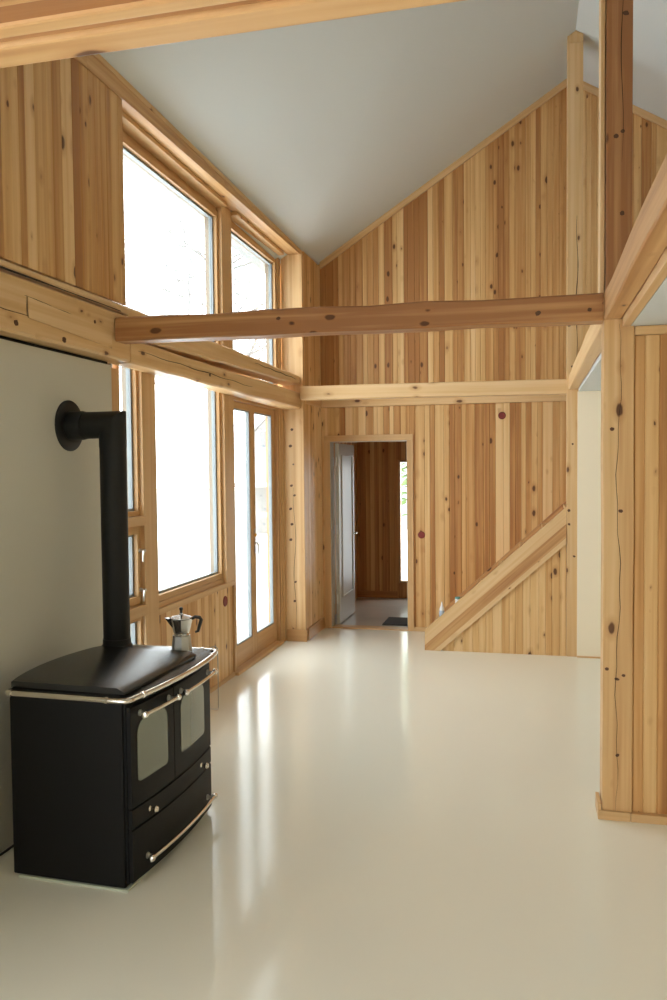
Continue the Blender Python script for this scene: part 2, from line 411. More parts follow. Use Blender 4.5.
# scarf splice let into the face
spl = MB(); spl.hexa([(-2.33,3.42,2.535),(XI(3.42)+0.003,3.42,2.535),(XI(4.2)+0.003,4.2,2.50),(-2.33,4.2,2.50),(-2.33,3.42,2.635),(XI(3.42)+0.003,3.42,2.635),(XI(4.2)+0.003,4.2,2.60),(-2.33,4.2,2.60)], 'y', 0.12)
spl.build('scarf_splice', 'timber', beamL)
crack(mb, [(XI(3.41)+0.004, 3.40+0.8*t/14, 2.638-0.037*t/14+random.uniform(-.0015,.0015)) for t in range(15)], (1,0,0), (0,0,1), 0.0014)
crack(mb, [(XI(3.42)+0.004, 3.415, 2.54+0.1*t/5) for t in range(6)], (1,0,0), (0,1,0), 0.0014)
crack(mb, [(XI(2.6+0.82*t/14)+0.005, 2.6+0.82*t/14, 2.575-0.035*t/14+0.004*math.sin(t)) for t in range(15)], (1,0,0), (0,0,1), 0.0016)
crack(mb, [(XI(4.5+2.0*t/20)+0.006, 4.5+2.0*t/20, 2.525-0.03*t/20+0.004*math.sin(t*1.3)) for t in range(21)], (1,0,0), (0,0,1), 0.002)
for y_, z_, r_ in ((3.16, 2.56, .014), (3.33, 2.495, .016), (3.72, 2.475, .016), (4.02, 2.62, .010), (3.0, 2.66, .012), (5.6, 2.50, .012)): knot(mb, (XI(y_)+0.004, y_, z_), (1,0,0), r_)
mb.build('beam_timber', TW, beamL)
sillT = thing('sill_timber', 'upper pine timber along the left wall, under the upper boards and windows', 'beam', (-2.4, 4, 2.73))
mb = MB()
wbeam(mb, YB, 4.42, 2.732, 2.776, 2.732, 2.774, -2.60, seed=7, n=16, wob=0.003, tone=0.1)
wbeam(mb, 4.424, 7.94, 2.600, 2.785, 2.655, 2.745, -2.46, off=-0.012, seed=8, n=14, tone=0.25)
pts = [(-2.318+0.012*(y-1)/3.3, y, 2.727+random.uniform(-.004,.004)) for y in [0.5+0.2*i for i in range(20)]]
crack(mb, [(XI(p[1])+0.006, p[1], p[2]+(0.006 if i % 4 == 2 else 0)) for i, p in enumerate(pts)], (1,0,0), (0,0,1), 0.0052)
crack(mb, [(XI(6.6+1.2*t/14)-0.003, 6.6+1.2*t/14, 2.712-0.012*t/14+0.004*math.sin(t*1.7)) for t in range(15)], (1,0,0), (0,0,1), 0.003)

mb.build('sill_beam', TW, sillT)

# window posts
mb = MB()
for y0, y1, z0, z1 in ((4.345, 4.54, 0, 2.425), (4.80, 5.01, 0, 2.56), (6.26, 6.50, 0.846, 2.56), (7.84, 7.9415, 0, 2.56)):
    k = (y1-y0)
    mb.box(-2.60, XR, y0+0.02, y1-0.0, z0, z1, 'z', random.uniform(.2, .5), bev=0.003)
    if k > 0.2: mb.box(XR-0.02, XR+0.018, y0+k*0.04, y0+k*0.97, z0, z1, 'z', 0.2, bev=0.003)
    elif k > 0.1 and y0 > 4.6: mb.box(XR-0.02, XR+0.018, y0+0.05, y1, z0, z1, 'z', 0.2, bev=0.003)
for y0, y1 in ((4.22, 4.42), (6.26, 6.50), (7.84, 7.9415)):
    if y0 < 4.3: mb.box(-2.66, -2.622, y0, y1, 2.8, 3.985, 'z', 0.4); continue
    mb.box(-2.60, XR, y0+0.02, y1, 2.70, 3.986, 'z', 0.4, bev=0.003)
    if y1-y0 > 0.2: mb.box(XR-0.02, XR+0.018, y0+0.01, y0+0.235, 2.70, 3.986, 'z', 0.2, bev=0.003)
mb.box(-2.60, -2.505, 4.43, 6.40, 2.562, 2.70, 'y', 0.5); mb.box(-2.60, -2.505, 6.40, 7.84, 2.45, 2.595, 'y', 0.5)
mb.box(-2.60, -2.51, 6.28, 6.50, 0.0, 0.845, 'z', 0.5)
struct(mb.build('trim_4', 'trimwood'))

def fixed_window(name, y0, y1, z0, z1, sill=None, heads=(0.0,), fw=0.045):
    """opening y0..y1 x z0..z1 in the window wall: inner frame, grey glazing bead, outer jamb, pane"""
    r = root(name, (XG, (y0+y1)/2, z0))
    mb = MB(); mo = MB()
    xi, xg = XR-0.012, XG+0.016
    for (a, b, c, d, ax) in ((y0, y0+fw, z0, z1, 'z'), (y1-fw, y1, z0, z1, 'z'), (y0+fw, y1-fw, z0, z0+fw, 'y'), (y0+fw, y1-fw, z1-fw, z1, 'y')):
        mb.box(xg, xi, a, b, c, d, ax, random.uniform(0.3, 0.7), bev=0.003)
        mo.box(XG-0.055, XG-0.016, a, b, c, d, ax, 0.1)
    mb.build('window_frame', 'trimwood', r); mo.build('outer_frame', 'outer_paint', r)
    mb = MB(); e = fw-0.004; t = 0.02
    for (a, b, c, d) in ((y0+e, y0+e+t, z0+e, z1-e), (y1-e-t, y1-e, z0+e, z1-e), (y0+e+t, y1-e-t, z0+e, z0+e+t), (y0+e+t, y1-e-t, z1-e-t, z1-e)):
        mb.box(XG-0.0155, XG+0.0155, a, b, c, d)
    mb.build('glazing_bead', 'gasket', r)
    mb = MB(); mb.box(XG-0.003, XG+0.003, y0+e+t, y1-e-t, z0+e+t, z1-e-t); mb.build('pane', 'glass', r)
    return r
w = fixed_window('window_1', 4.45, 6.278, 2.74, 3.915)
mb = MB(); mb.box(-2.66, -2.50, 4.43, 6.28, 3.916, 3.984, 'y', 0.35, bev=.003); mb.box(-2.66, -2.40, 4.43, 6.28, 3.955, 3.985, 'y', 0.2, bev=.003); mb.build('head_casing', 'trimwood', w)
w = fixed_window('window_2', 6.505, 7.838, 2.60, 3.915)
mb = MB(); mb.box(-2.66, -2.50, 6.505, 7.838, 3.916, 3.984, 'y', 0.35, bev=.003); mb.box(-2.66, -2.40, 6.505, 7.838, 3.955, 3.985, 'y', 0.2, bev=.003); mb.build('head_casing', 'trimwood', w)
w = fixed_window('window_3', 5.012, 6.278, 0.885, 2.56)
mb = MB(); mb.box(-2.60, -2.455, 5.012, 6.495, 0.801, 0.845, 'y', 0.15, bev=0.004); mb.box(-2.60, -2.475, 5.012, 6.276, 0.846, 0.884, 'y', .5); mb.build('sill', 'trimwood', w)
# wainscot boards under it
mb = MB(); boards(mb, lambda u, d, z: (-2.51+d, u, z), 5.012, 6.495, 0.0, 0.80, wmin=0.06, wmax=0.11, tones=(0, 0.7), groove=0.005)
mb.box(-2.60, -2.511, 5.012, 6.28, 0, 0.8, 'z', 0.5)
o = struct(mb.build('wall_window', 'pine'))
mb = MB(); mb.box(-2.489, -2.474, 5.012, 6.495, 0.0, 0.035, 'y', 0.2, bev=0.003); struct(mb.build('baseboard_left', 'trimwood'))
# narrow window behind the stovepipe: fixed light, casement with two latches, low light
w = fixed_window('window_4', 4.542, 4.818, 1.50, 2.56, fw=0.03)
mb = MB(); mb.box(-2.66, -2.44, 4.542, 4.818, 1.435, 1.496, 'y', 0.3, bev=0.004); mb.build('transom', 'trimwood', w)
w = fixed_window('window_5', 4.542, 4.818, 0.92, 1.43, fw=0.05)
mb = MB(); mb.box(-2.66, -2.44, 4.542, 4.818, 0.845, 0.915, 'y', 0.3, bev=0.004); mb.build('sill', 'trimwood', w)
for z in (1.27, 1.01):
    mb = MB(); mb.lathe([(0.014, 0), (0.014, 0.012), (0.009, 0.02), (0.009, 0.045)], (XR-0.012, 4.79, z), 'x', 12)
    mb.tube([(XR+0.025, 4.79, z), (XR+0.03, 4.772, z-0.004), (XR+0.03, 4.762, z-0.03), (XR+0.028, 4.760, z-0.07)], [0.009, 0.009, 0.007, 0.005], 8)
    mb.build('latch', 'steel', w, smooth=True)
fixed_window('window_6', 4.542, 4.818, 0.10, 0.842, fw=0.03)
mb = MB(); mb.box(-2.66, -2.47, 4.542, 4.818, 0, 0.098, 'y', 0.4); struct(mb.build('trim_5', 'trimwood'))

# glazed double door to the garden
d = root('door_1', (XG, 7.17, 0))
mb = MB()
mb.box(-2.60, -2.475, 6.502, 6.54, 0.03, 2.44, 'z', 0.4); mb.box(-2.60, -2.475, 7.795, 7.838, 0.03, 2.41, 'z', 0.75)
mb.box(-2.60, -2.475, 6.54, 7.795, 2.40, 2.43, 'y', 0.5)
mb.build('door_frame', 'trimwood', d)
mb = MB(); mb.box(-2.68, -2.445, 6.502, 7.838, 0.0, 0.028, 'y', 0.1, bev=0.004); mb.build('threshold', 'trimwood', d)
for y0, y1 in ((6.542, 7.115), (7.118, 7.792)):
    lf = MB(); s = 0.085; x0, x1 = XG-0.025, XG+0.022
    yl, yr = (y0+0.1, y1-s*0.75) if y0 < 7 else (y0+s*0.75, y1-s)
    for (a, b, c, e, ax) in ((y0, yl, 0.035, 2.395, 'z'), (yr, y1, 0.035, 2.395, 'z'), (yl, yr, 0.035, 0.225, 'y'), (yl, yr, 2.335, 2.395, 'y')):
        lf.box(x0, x1, a, b, c, e, ax, random.uniform(.3, .6), bev=0.003)
    leaf = lf.build('door_leaf', 'trimwood', d)
    g = MB(); t = 0.014
    for (a, b, c, e) in ((yl, yl+t, 0.225, 2.335), (yr-t, yr, 0.225, 2.335), (yl+t, yr-t, 0.225, 0.225+t), (yl+t, yr-t, 2.335-t, 2.335)):
        g.box(x0+0.006, x1-0.006, a, b, c, e)
    g.build('glazing_bead', 'gasket', leaf)
    g = MB(); g.box(XG-0.004, XG+0.002, yl+t, yr-t, 0.225+t, 2.335-t); g.build('pane', 'glass', leaf)
    if y0 > 7:
        g = MB(); yh = y0+0.03
        g.box(x1, x1+0.006, yh-0.016, yh+0.016, 1.0, 1.235, bev=0.002)
        g.lathe([(0.011, 0), (0.011, 0.034)], (x1, yh-0.006, 1.10), 'x', 12)
        g.tube([(x1+0.028, yh-0.006, 1.10), (x1+0.034, yh-0.006, 1.09), (x1+0.034, yh-0.004, 1.05), (x1+0.030, yh-0.003, 0.985)], [0.010, 0.010, 0.009, 0.007], 10)
        hd = g.build('lever_handle', 'steel', leaf, smooth=True)
        g = MB(); g.lathe([(0.017, 0), (0.017, 0.012), (0.012, 0.018)], (x1, yh, 1.175), 'x', 16); g.build('lock_cylinder', 'brass', leaf, smooth=True)

# pier between the garden door and the far wall, knotty corner post
XP_ = -2.245
mb = MB()
boards(mb, lambda u, dd, z: (XP_-0.02+dd, u, z), 8.035, YF, 0, 2.47, wmin=0.05, wmax=0.09, tones=(0, .6))
boards(mb, lambda u, dd, z: (XP_-0.02+dd, u, z), 8.035, YF, 2.60, 4.03, wmin=0.05, wmax=0.09, tones=(.1, .7))
mb.box(-2.60, XP_-0.0205, 8.034, YF, 0, 4.03, 'z', 0.4)
struct(mb.build('wall_left_pier', 'pine'))
mb = MB(); mb.box(XP_-0.02, XP_+0.004, 8.035, YF-0.02, 2.472, 2.598, 'y', 0.3); struct(mb.build('trim_6', 'timber'))
cp = thing('corner_post', 'knotty pine corner post right of the garden door, full height', 'post', (-2.35, 7.98, 0))
mb = MB(); mb.box(-2.468, XP_+0.003, 7.942, 8.032, 0.0, 3.985, 'z', 0.35, bev=0.006)
for z in (2.2, 2.03, 1.84, 1.62, 1.52, 1.22, 1.06, 0.62, 0.42, 1.38): knot(mb, (-2.375+random.uniform(-.02, .03), 7.942, z), (0,-1,0), random.uniform(.010, .016))
crack(mb, [(-2.35+0.012*math.sin(t*.6), 7.942, 0.1+1.5*t/20) for t in range(21)], (0,-1,0), (1,0,0), 0.0022)
mb.build('post_timber', TW, cp)
mb = MB(); mb.box(XP_+0.0045, XP_+0.02, 8.0, YF-0.02, 0, 0.125, 'y', 0.75, bev=.002); mb.box(-2.44, XP_+0.02, 7.926, 7.941, 0, 0.125, 'x', 0.75, bev=.002)
struct(mb.build('baseboard_pier', 'trimwood'))
mb = MB(); mb.box(DX1+0.075, -1.0, YF-0.018, YF-0.0005, 0, 0.045, 'x', 0.1, bev=.002); mb.box(XP_+0.021, DX0-0.075, YF-0.018, YF-0.0005, 0, 0.06, 'x', 0.4)
struct(mb.build('baseboard_far', 'trimwood'))

# ------------------------------------------------------------------ doorway and hall beyond
d = root('door_2', (-1.715, YF, 0))
mb = MB()
for x0, x1 in ((DX0-0.072, DX0-0.004), (DX1+0.004, DX1+0.072)): mb.box(x0, x1, YF-0.02, YF-0.001, 0, DZ+0.004, 'z', 0.12, bev=.003)
mb.box(DX0-0.072, DX1+0.072, YF-0.021, YF-0.001, DZ+0.005, DZ+0.073, 'x', 0.12, bev=.003)
mb.build('casing', 'trimwood', d)
mb = MB()
mb.box(DX0-0.03, DX0, YF-0.008, YF+0.14, 0, DZ); mb.box(DX1, DX1+0.03, YF-0.008, YF+0.14, 0, DZ); mb.box(DX0-0.03, DX1+0.03, YF-0.008, YF+0.14, DZ, DZ+0.03)
mb.build('jamb', 'white_door', d)
mb = MB(); mb.box(DX0, DX1, YF-0.01, YF+0.14, 0, 0.012, 'x', 0.3); mb.build('threshold', 'trimwood', d)
# white panelled leaf swung open against the hall's left side
lx = -2.128
mb = MB(); mb.box(lx, lx+0.04, YF+0.16, YF+0.98, 0.015, DZ-0.01, bev=0.003); leaf = mb.build('door_leaf', 'white_door', d)
for z0, z1 in ((0.30, 1.95),):
    mb = MB()
    for (a, b, c, e) in ((YF+0.28, YF+0.30, z0, z1), (YF+0.84, YF+0.86, z0, z1), (YF+0.30, YF+0.84, z0, z0+0.02), (YF+0.30, YF+0.84, z1-0.02, z1)):
        mb.box(lx+0.0402, lx+0.052, a, b, c, e, bev=.004)
    mb.build('panel_moulding', 'white_door', leaf)
mb = MB(); mb.lathe([(0.02, 0), (0.02, 0.006), (0.009, 0.01), (0.009, 0.045)], (lx+0.04, YF+0.92, 1.0), 'x', 14)
mb.tube([(lx+0.085, YF+0.92, 1.0), (lx+0.088, YF+0.86, 1.0), (lx+0.086, YF+0.81, 1.0)], 0.008, 10)
mb.build('lever_handle', 'steel', leaf, smooth=True)
for z in (0.25, 1.05, 1.82):
    mb = MB(); mb.tube([(lx+0.014, YF+0.150, z), (lx+0.014, YF+0.150, z+0.10)], 0.008, 10); mb.box(DX0+0.0005, DX0+0.003, YF+0.10, YF+0.142, z, z+0.1)
    mb.build('hinge', 'steel', d)
# hall shell
mb = MB(); mb.box(-2.5, 0.4, YF+0.055, 11.1, -0.2, -0.001, 'x'); struct(mb.build('floor_hall', 'hall_floor'))
mb = MB(); boards(mb, lambda u, dd, z: (-2.32+dd, u, z), YF+0.125, 10.86, 0, 2.4, tones=(.3, 1.1)); mb.box(-2.45, -2.3205, YF+0.125, 11.0, 0, 2.4, 'z'); struct(mb.build('wall_hall_left', 'pine'))
HX0, HX1, HZ0, HZ1 = -1.70, -1.30, 0.235, 1.87
mb = MB(); hb = lambda u, dd, z: (u, 10.88-dd, z)
boards(mb, hb, -2.32, HX0-0.03, 0, 2.4, tones=(.35, 1.1)); boards(mb, hb, HX0-0.03, HX1+0.03, 0, HZ0-0.03, tones=(.35, 1.1)); boards(mb, hb, HX0-0.03, HX1+0.03, HZ1+0.03, 2.4, tones=(.35, 1.1)); boards(mb, hb, HX1+0.03, 0.3, 0, 2.4, tones=(.35, 1.1))
struct(mb.build('wall_hall_back', 'pine'))
mb = MB(); mb.box(0.2, 0.3, YF+0.125, 10.86, 0, 2.4); struct(mb.build('wall_hall_right', 'pine'))
mb = MB(); mb.box(-2.45, 0.3, YF+0.125, 11.0, 2.405, 2.5, 'y', 0.8); struct(mb.build('ceiling_hall', 'pine'))
w = root('window_7', ((HX0+HX1)/2, 10.9, HZ0))
mb = MB()
for (a, b, c, e) in ((HX0-0.03, HX0, HZ0-.03, HZ1+.03), (HX1, HX1+.03, HZ0-.03, HZ1+.03), (HX0, HX1, HZ0-.03, HZ0), (HX0, HX1, HZ1, HZ1+.03)): mb.box(a, b, 10.86, 10.96, c, e)
mb.build('window_frame', 'trimwood', w)
mb = MB(); mb.box(HX0, HX1, 10.91, 10.915, HZ0, HZ1); mb.build('pane', 'glass', w)
mb = MB(); mb.box(-2.299, HX0-0.05, 10.845, 10.859, 0, 0.09, 'x', 0.9); struct(mb.build('baseboard_hall', 'pine'))
mb = MB(); mb.box(-1.62, -0.95, 8.95, 9.40, 0.0, 0.012, bev=0.005)
tag(mb.build('doormat', 'mat'), 'dark doormat on the hall floor just past the open doorway', 'doormat')

# ------------------------------------------------------------------ posts and tie beams
PX0, PX1 = 0.368, 0.513
BZ0, BZ1 = 2.525, 2.66
np_ = thing('timber_post', 'thick cracked pine post, nearest upright at right, from floor to tie beam', 'post', (0.44, 4.3, 0))
mb = MB(); timber(mb, (0.4405, YN+0.0725, 0.0), (0.4405, YN+0.0725, BZ0-0.001), 0.145, 0.145, up=(0,-1,0), wob=0.002, ch=0.005, tone=0.42, seed=11)
ck = []
for t in range(34):
    z = 2.50-2.46*t/33; ck.append((0.440+0.010*math.sin(t*0.45)+0.004*math.sin(t*1.7)-(0.022 if z < 0.5 else 0)*(0.5-z)*1.4, YN-0.001, z))
crack(mb, ck, (0,-1,0), (1,0,0), 0.0014)
for x, z, r in ((0.408, 1.98, .010), (0.450, 1.57, .009), (0.468, 0.74, .008), (0.437, 0.72, .008), (0.388, 0.77, .009), (0.44, 0.33, .008)): knot(mb, (x, YN-0.001, z), (0,-1,0), r)
mb.build('post_timber', TW, np_)

fp = thing('timber_post', 'tall slender pine post rising from the stair foot to the roof ridge', 'post', (0.42, 7.86, 0))
mb = MB(); mb.box(0.352, 0.49, YS+0.0, YS+0.14, 0, 5.66, 'z', 0.22, bev=0.006)
mb.prism([(0.352, YS, 5.661), (0.49, YS, 5.661), (0.49, YS, roofz(0.49)-0.004), (RX, YS, RZ-0.004), (0.352, YS, roofz(0.352)-0.004)], (0, 0.14, 0), 'z', 0.22)
crack(mb, [(0.435+0.008*math.sin(t*.5)+0.004*t/12, YS, 2.75+1.35*t/24) for t in range(25)], (0,-1,0), (1,0,0), 0.0036)
for x, z, r in ((0.372, 1.38, .014), (0.374, 1.25, .012), (0.42, 0.95, .010), (0.405, 2.0, .010), (0.40, 2.72, .010), (0.372, 3.1, .012), (0.378, 3.35, .012)): knot(mb, (x, YS, z), (0,-1,0), r)
mb.build('post_timber', TW, fp)

up_ = thing('timber_post', 'dark brown upper post standing on the tie beam, running out of frame', 'post', (0.44, 4.35, BZ1))
mb = MB(); mb.box(0.378, 0.502, YN+0.03, YN+0.155, BZ1+0.002, 5.68, 'z', 1.0, bev=0.008)
crack(mb, [(0.452+0.006*math.sin(t*.7), YN+0.03, 3.3+1.3*t/16) for t in range(17)], (0,-1,0), (1,0,0), 0.0016)
for x, z, r in ((0.43, 4.35, .012), (0.468, 4.02, .012), (0.455, 3.45, .010), (0.425, 3.43, .012), (0.455, 3.05, .012)): knot(mb, (x, YN+0.03, z), (0,-1,0), r)
mb.build('post_timber', TW, up_)
mb = MB(); mb.box(0.352, 0.374, YN+0.05, YN+0.16, BZ1+0.002, 5.66, 'z', 0.1, bev=.004); mb.build('edge_board', 'timber', up_)

tb = thing('tie_beam', 'rough brown tie beam crossing the room from window wall to nearest post', 'beam', (-1, 4.3, BZ0))
mb = MB(); timber(mb, (-2.318, YN+0.07, 2.612), (0.366, YN+0.07, 2.592), 0.135, 0.135, wob=0.006, ch=0.010, tone=0.95, seed=21, seg=9)
for x, z, r in ((-1.33, 2.622, .010), (-0.85, 2.618, .010), (0.05, 2.575, .013), (0.30, 2.578, .010)): knot(mb, (x, YN+0.002, z), (0,-1,0), r)
mb.build('beam_timber', TW, tb)
tb2 = thing('tie_beam', 'pale thinner tie beam ending at the tall slender post, above the doorway', 'beam', (-1, 7.85, BZ0))
mb = MB(); timber(mb, (-2.235, YS+0.07, 2.558), (0.351, YS+0.07, 2.538), 0.13, 0.135, wob=0.003, ch=0.006, tone=0.15, seed=22)
mb.build('beam_timber', 'timber', tb2)
tb3 = thing('tie_beam', 'laminated tie beam overhead, nearest the camera along the top edge', 'beam', (-1, 1.2, BZ0))
for (y0, y1, z0, t) in ((1.239, 1.302, 2.53, 0.62), (1.183, 1.217, 2.531, 0.6), (1.08, 1.139, 2.533, 0.75)):
    mb = MB(); mb.box(-2.32, 0.366, y0, y1, z0, 2.70, 'x', t, bev=0.006); mb.build('lamination', 'timber', tb3)
for (y0, y1, z0) in ((1.2175, 1.2385, 2.540), (1.1395, 1.1825, 2.537)):
    mb = MB(); mb.box(-2.32, 0.366, y0, y1, z0, 2.69, 'x', 0.95); mb.build('core_board', 'timber', tb3)

# loft-edge beams running with the room
lb = thing('loft_beam', 'pine beam along the loft edge, running from nearest post toward the camera', 'beam', (0.44, 2, BZ0))
mb = MB(); timber(mb, (0.4105, YB, 2.592), (0.4105, YN-0.001, 2.592), 0.085, 0.135, wob=0.003, ch=0.006, tone=0.6, seed=31); mb.build('beam_timber', 'timber', lb)
mb = MB(); mb.box(0.4545, 0.492, YB, YN-0.002, 2.485, 2.66, 'y', 0.12, bev=.003); mb.build('edge_board', 'timber', lb)
lb2 = thing('loft_beam', 'short pine loft beam between nearest post and tall slender post', 'beam', (0.44, 6, BZ0))
mb = MB(); timber(mb, (0.4105, YN+0.16, 2.592), (0.4105, YS-0.002, 2.575), 0.085, 0.135, wob=0.003, ch=0.006, tone=0.22, seed=32); mb.build('beam_timber', 'timber', lb2)

# loft slab, right side
mb = MB(); mb.box(0.495, XRT, YB, YN+0.10, 2.487, 2.52, 'y'); mb.box(0.455, XRT, YN+0.10, YS+0.13, 2.487, 2.52, 'y'); struct(mb.build('ceiling_loft', 'ceiling'))
mb = MB(); mb.box(0.515, XRT, YB, YN+0.02, 2.521, 2.64, 'y', 0.3); mb.box(0.515, XRT, YN+0.16, YS+0.13, 2.521, 2.64, 'y', 0.3); struct(mb.build('floor_loft', 'timber'))

# boarded wall right of the nearest post
mb = MB(); boards(mb, lambda u, dd, z: (u, YN+0.035-dd, z), 0.515, XRT, 0, 2.44, wmin=0.05, wmax=0.10, tones=(0.2, 1.1)); mb.box(0.515, XRT, YN+0.0355, YN+0.1, 0, 2.486, 'z', .5)
struct(mb.build('wall_right', 'pine'))
mb = MB(); mb.box(0.515, XRT, YN-0.005, YN+0.03, 2.442, 2.485, 'x', 0.55, bev=.003); struct(mb.build('trim_7', 'timber'))
mb = MB(); mb.box(0.505, XRT, YN-0.022, YN+0.014, 0, 0.042, 'x', 0.15, bev=.003); mb.box(0.346, 0.503, YN-0.022, YN-0.004, 0, 0.045, 'x', 0.25, bev=.003); mb.box(0.346, 0.364, YN-0.004, YN+0.15, 0, 0.075, 'y', 0.1, bev=.003)
struct(mb.build('baseboard_right', 'trimwood'))
# cream wall under the loft, beside the tall post
mb = MB(); mb.box(0.447, XRT, YS-0.012, YS-0.001, 0, 2.487); mb.box(0.495, XRT, YS, YS+0.12, 0, 2.487)
struct(mb.build('wall_loft', 'cream_wall'))
mb = MB(); mb.box(0.447, XRT, YS-0.026, YS-0.0125, 0, 0.014, 'x', 0.1); struct(mb.build('baseboard_loft', 'trimwood'))
# room enclosure out of view
mb = MB(); mb.box(XRT, XRT+0.2, YB, YF+0.1, 0, 4.2)
struct(mb.build('wall_outer_right', 'cream_wall'))
t = YB-0.15
mb = MB(); mb.box(-2.68, XRT+0.2, t, YB, 0, 4.12)
mb.prism([(-2.68, t, 4.12), (XRT+0.2, t, 4.12), (RX, t, RZ)], (0, 0.15, 0))
struct(mb.build('wall_back', 'cream_wall'))

# ------------------------------------------------------------------ stair
st = thing('staircase', 'pine staircase with diagonal stringer, rising to the right from floor by the doorway', 'stairs', (-0.9, 8.2, 0))
sl = (1.43-0.2)/(0.351+0.985)
mb = MB()
pts = [(-0.986, YS, 0.001), (-0.847, YS, 0.001), (0.350, YS, 1.080), (0.350, YS, 1.412), (-0.986, YS, 0.20)]
mb.prism(pts, (0, 0.045, 0), (1, 0, sl), 0.12)
mb.build('stringer', 'timber', st)
# planed lower half and bottom strip of the stringer (two boards, as in the photo)
mb = MB(); mb.prism([(-0.986, YS-0.006, 0.001), (-0.90, YS-0.006, 0.001), (0.350, YS-0.006, 1.128), (0.350, YS-0.006, 1.255), (-0.986, YS-0.006, 0.05)], (0, 0.0058, 0), (1, 0, sl), 0.72)
mb.build('stringer_facing', 'timber', st)
mb = MB(); mb.prism([(-0.898, YS-0.009, 0.001), (-0.835, YS-0.009, 0.001), (0.350, YS-0.009, 1.068), (0.350, YS-0.009, 1.124)], (0, 0.0088, 0), (1, 0, sl), 0.0)
mb.build('stringer_strip', 'timber', st)
mb = MB()
boards(mb, lambda u, dd, z: (u, YS+0.03-dd, z), -0.82, 0.349, 0, lambda u: max(0.001, (u+0.847)*0.9014-0.001), wmin=0.05, wmax=0.10, tones=(0, .55), thick=0.018)
mb.build('side_panel', 'pine', st)
mb = MB()   # wall string along the far wall
mb.prism([(-0.93, YF-0.03, 0.001), (-0.78, YF-0.03, 0.001), (1.6, YF-0.03, 2.19), (1.6, YF-0.03, 2.46), (1.5, YF-0.03, 2.46), (-0.93, YF-0.03, 0.22)], (0, 0.028, 0), (1, 0, sl), 0.8)
mb.build('wall_string', 'timber', st)
rise, run = 0.2, 0.2/sl
for i in range(11):
    x = -0.93+run*i
    mb = MB(); mb.box(x-0.02, x+run, YS+0.05 if x < 0.1 else YS+0.15, YF-0.032, rise*(i+1)-0.035, rise*(i+1), 'y', 0.3, bev=.004); mb.build('tread', 'timber', st)
    mb = MB(); mb.box(x, x+0.018, YS+0.05 if x < 0.1 else YS+0.15, YF-0.032, rise*i+0.001, rise*(i+1)-0.036, 'y', 0.4); mb.build('riser', 'timber', st)

# bottle with nozzle on the first step
bt = thing('glue_bottle', 'white nozzle bottle standing on a low stair step behind the stringer', 'bottle', (-0.86, 8.2, 0.201))
mb = MB(); mb.lathe([(0.026, 0), (0.028, 0.004), (0.028, 0.10), (0.022, 0.125)], (-0.86, 8.2, 0.201), 'z', 20); mb.build('body', 'label_blue', bt, smooth=True)
mb = MB(); mb.lathe([(0.026, 0.1255), (0.024, 0.145), (0.012, 0.175), (0.006, 0.21), (0.004, 0.215)], (-0.86, 8.2, 0.201), 'z', 20); mb.build('nozzle', 'bottle', bt, smooth=True)
cn = thing('small_tin', 'small teal tin on the second stair step, barely showing above the stringer', 'tin', (-0.68, 8.2, 0.4))
mb = MB(); mb.lathe([(0.022, 0), (0.024, 0.003), (0.024, 0.05)], (-0.70, 8.2, 0.401), 'z', 20); mb.build('body', 'bottle', cn, smooth=True)
mb = MB(); mb.lathe([(0.025, 0.0505), (0.025, 0.066), (0.023, 0.068)], (-0.70, 8.2, 0.401), 'z', 20); mb.build('lid', 'teal', cn, smooth=True)

# red cover discs
for p, ax, s, lab in (((-1.13, YF-0.001, 1.06), 'y', -1, 'round dark red cover disc on the far wall, right of the doorway'),
                 ((-0.268, YF-0.001, 2.337), 'y', -1, 'round dark red cover disc high on the far wall, below the pale tie beam'),
                 ((-2.4895, 6.315, 0.683), 'x', 1, 'round dark red cover disc on the low boards under the garden window')):
    mb = MB(); r = 0.039 if ax == 'y' else 0.045
    mb.lathe([(r, 0), (r, 0.004*s), (r*0.9, 0.008*s), (r*0.86, 0.008*s), (r*0.8, 0.005*s)], p, ax, 28)
    tag(mb.build('outlet_cover', 'red', smooth=True), lab, 'outlet cover', 'red box covers on the boards')

# ------------------------------------------------------------------ cookstove
SY0, SY1 = 3.062, 3.91; SXB, SXF = -2.23, -1.675
def bow(y, b=0.03): return b*(1-((y-(SY0+SY1)/2)/((SY1-SY0)/2))**2)
sv = thing('wood_cookstove', 'black wood-burning cookstove with chrome rail on the floor at left', 'stove', (-1.95, 3.5, 0))
mb = MB(); mb.box(SXB, SXF, SY0, SY1, 0.012, 0.812, bev=0.008); mb.build('body', 'black', sv)
mb = MB(); mb.box(SXB+0.03, SXF+0.012, SY0-0.006, SY1-0.06, 0.0, 0.011); mb.build('base_plate', 'base_plate', sv)
def bowed(mb, y0, y1, z0, z1, b0=0.0, b1=0.028, n=14, hole=None, bev=0.004):
    """curved front panel following the bow"""
    vs = []; fs = []
    for i in range(n+1):
        y = y0+(y1-y0)*i/n; x = SXF+bow(y)
        vs += [(SXF-0.001+b0, y, z0), (x+b1-bev, y, z0), (x+b1, y, z0+bev), (x+b1, y, z1-bev), (x+b1-bev, y, z1), (SXF-0.001+b0, y, z1)]
    m = 6
    for i in range(n):
        for k in range(m): fs.append((i*m+k, i*m+(k+1) % m, (i+1)*m+(k+1) % m, (i+1)*m+k))
    fs += [list(range(m))[::-1], [n*m+k for k in range(m)]]
    mb.raw(vs, fs, 'z', .5)
mb = MB(); bowed(mb, SY0+0.012, SY1-0.004, 0.03, 0.808, 0.001, 0.008); mb.build('front_frame', 'black', sv, smooth=True)
def fx(y, off=0.0): return SXF+bow(y)+off
